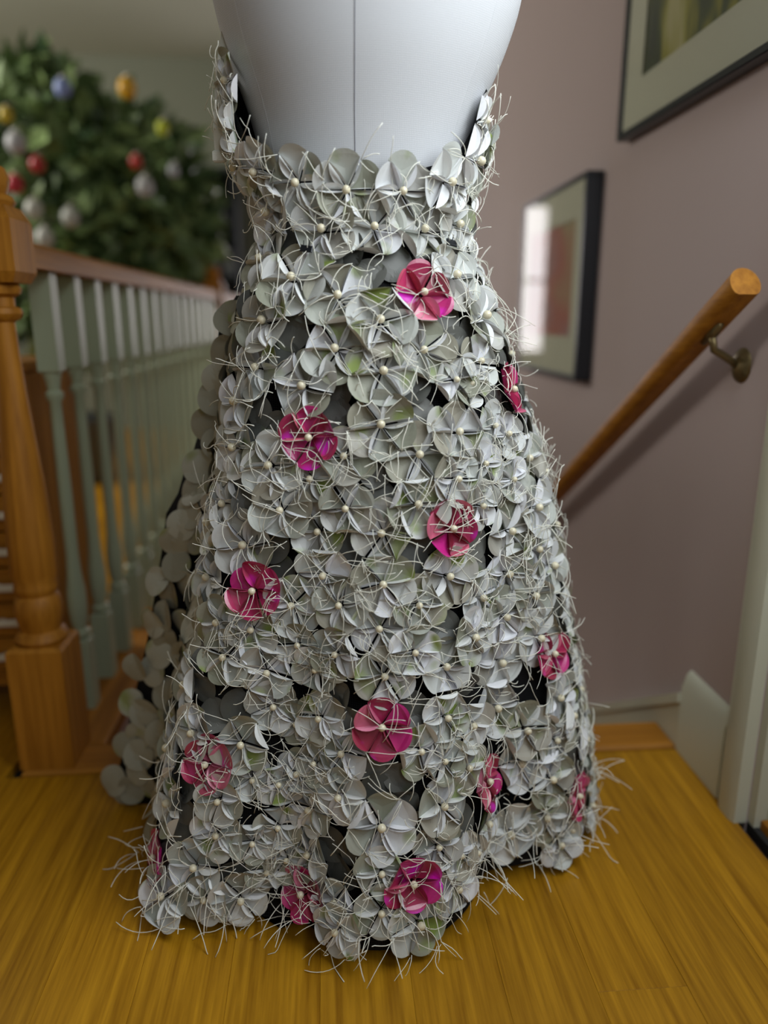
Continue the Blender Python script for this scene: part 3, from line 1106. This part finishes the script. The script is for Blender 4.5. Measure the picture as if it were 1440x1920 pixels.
leaf_m, nt, b, N, L = new_mat('leaf')
oi = N.new('ShaderNodeNewGeometry')
rp2 = N.new('ShaderNodeValToRGB')
rp2.color_ramp.elements[0].color = (0.03, 0.07, 0.02, 1)
rp2.color_ramp.elements[1].color = (0.26, 0.36, 0.14, 1)
L.new(oi.outputs['Random Per Island'], rp2.inputs['Fac'])
L.new(rp2.outputs['Color'], b.inputs['Base Color'])
b.inputs['Roughness'].default_value = 0.45

TX, TY = -1.22, 3.75
tree = tag(link('ornament_tree', None, loc=(TX, TY, 0)), 'bushy green tree hung with coloured ornaments beyond the balustrade', 'tree')
rt2 = random.Random(3)
blobs = [(0.0, 0, 1.30, .50), (-.42, .05, 1.25, .42), (.36, -.05, 1.18, .36), (-.15, 0, 1.62, .30), (.28, 0, 1.52, .26), (-.5, 0, 1.6, .26), (.1, 0, .98, .42), (-.4, 0, .95, .36), (.38, 0, .95, .26), (.48, 0, 1.42, .24), (.55, 0, 1.18, .22), (-.85, 0, 1.45, .32), (.02, .05, 1.72, .2)]
lf = MB()
for (bx, by, bz, br) in blobs:
    for k in range(int(900 * br)):
        u = Vector((rt2.gauss(0, 1), rt2.gauss(0, 1), rt2.gauss(0, 1))).normalized()
        r_ = br * rt2.uniform(.45, 1.05)
        c = Vector((bx, by, bz)) + u * r_
        d = (u + Vector((rt2.uniform(-.8, .8), rt2.uniform(-.8, .8), rt2.uniform(-.8, .4)))).normalized()
        sd = d.cross(Vector((rt2.uniform(-1, 1), rt2.uniform(-1, 1), rt2.uniform(-1, 1)))).normalized()
        Ll = rt2.uniform(.09, .17)
        wd = Ll * .32
        nn = d.cross(sd) * Ll * .08
        lf.add([c - d * Ll / 2, c + sd * wd - nn, c + d * Ll / 2, c - sd * wd - nn, c + nn], [(0, 1, 4), (1, 2, 4), (2, 3, 4), (3, 0, 4)])
fo = lf.build('foliage', leaf_m, tree)
fo['kind'] = 'stuff'
tk = MB().tube([(0, 0, .25), (.02, 0, .6), (-.01, 0, 1.0), (0, 0, 1.5)], .03, 8, taper=[1, .9, .7, .3])
for (bx, by, bz, br) in blobs[1:6]:
    tk.tube([(0, 0, .8), (bx * .5, by * .5, (bz + .8) / 2), (bx, by, bz)], .014, 6, taper=[1, .7, .4])
tk.build('trunk', plain('bark', (.10, .07, .045), .9, bump=.5, scale=60), tree, smooth=True)
MB().lathe([(.13, 0), (.15, .02), (.19, .30), (.20, .32), (.18, .32), (.17, .27), (.0005, .27)], 24).build('pot', plain('glazed_pot', (.10, .11, .11), .35), tree, smooth=True)
orn = [('blue', (.20, .26, .50), 118, 165, 'pale blue', 22), ('yellow', (.62, .33, .01), 238, 165, 'amber yellow', 24), ('red', (.42, .03, .02), 255, 303, 'small bright red', 17), ('red', (.36, .02, .02), 70, 308, 'dark red upper', 20), ('red', (.40, .015, .03), 28, 345, 'crimson lower', 22), ('yellow', (.45, .33, .02), 12, 215, 'mustard', 18), ('yellow', (.42, .48, .02), 305, 240, 'lime yellow', 18),
       ('white', (0.372, 0.372, 0.384), 30, 268, 'large silver white', 26), ('white', (0.384, 0.384, 0.384), 272, 350, 'oval silver white', 24), ('white', (0.341, 0.36, 0.372), 325, 320, 'small silver white', 16), ('white', (0.409, 0.409, 0.36), 64, 392, 'cream white upper', 24), ('white', (0.422, 0.422, 0.384), 84, 446, 'cream white lower', 25), ('white', (0.397, 0.409, 0.372), 132, 408, 'cream white outer', 24)]
for (kind, col, px, py, word, rpx) in orn:
    p = at_y(px, py, TY - .60)
    r_ = rpx * 2.0 / F_PX
    t = link('ornament', None, loc=tuple(p))
    tag(t, '%s ball ornament hanging on the bushy tree' % word, 'ornament', 'ornaments on the tree')
    key = 'orn_' + word
    MB().ball((0, 0, 0), r_, 16, 12, sz=1.15).build('ball', plain('ornament_' + word.replace(' ', '_'), col, .35), t, smooth=True)
    MB().lathe([(r_ * .25, r_ * 1.12), (r_ * .25, r_ * 1.28)], 10).tube([(0, 0, r_ * 1.28), (0, .03, r_ * 1.7), (0, .10, r_ * 2.2)], .002, 5).build('cap', M['nickel'], t)

# dark open shelf to the right of the tree with a few pale things
SY = 5.2
sx0 = at_y(366, 300, SY)[0]
sx1 = BX - 0.06
shf = tag(link('dark_shelf', None, loc=(sx0, SY, 0)), 'tall dark open shelf unit right of the ornament tree', 'shelf')
wS = sx1 - sx0
MB().box(0, .03, 0, .35, 0, 1.72).build('side_panel', M['black'], shf)
MB().box(wS - .03, wS, 0, .35, 0, 1.72).build('side_panel', M['black'], shf)
MB().box(.03, wS - .03, .33, .35, 0.05, 1.72).build('back_panel', M['black'], shf)
ZS = [.08, .40, .72, 1.02, 1.30, 1.69]
for z in ZS:
    MB().box(.03, wS - .03, 0, .33, z, z + .025).build('shelf_board', M['black'], shf)
vase_m = plain('white_glaze', (.52, .52, .54), .3)
for (fx, k, r_, h_, lab) in ((.28, 3, .034, .20, 'white slim vase on the upper dark shelf'), (.70, 3, .036, .13, 'white round jar on the upper dark shelf'), (.30, 2, .036, .20, 'white tall vase on the middle dark shelf'), (.72, 2, .034, .16, 'white small vase on the middle dark shelf'), (.5, 4, .04, .18, 'white jar on the top dark shelf')):
    z = ZS[k] + .026
    v = MB().lathe([(r_ * .6, 0), (r_ * .95, h_ * .25), (r_, h_ * .5), (r_ * .7, h_ * .8), (r_ * .45, h_ * .9), (r_ * .55, h_), (r_ * .45, h_), (r_ * .35, h_ * .9)], 18).build('vase', vase_m, None, smooth=True, loc=(sx0 + fx * wS, SY + .15, z))
    tag(v, lab, 'vase', 'vases on the dark shelf')
print('flowers', nflower, 'shelf', wS)
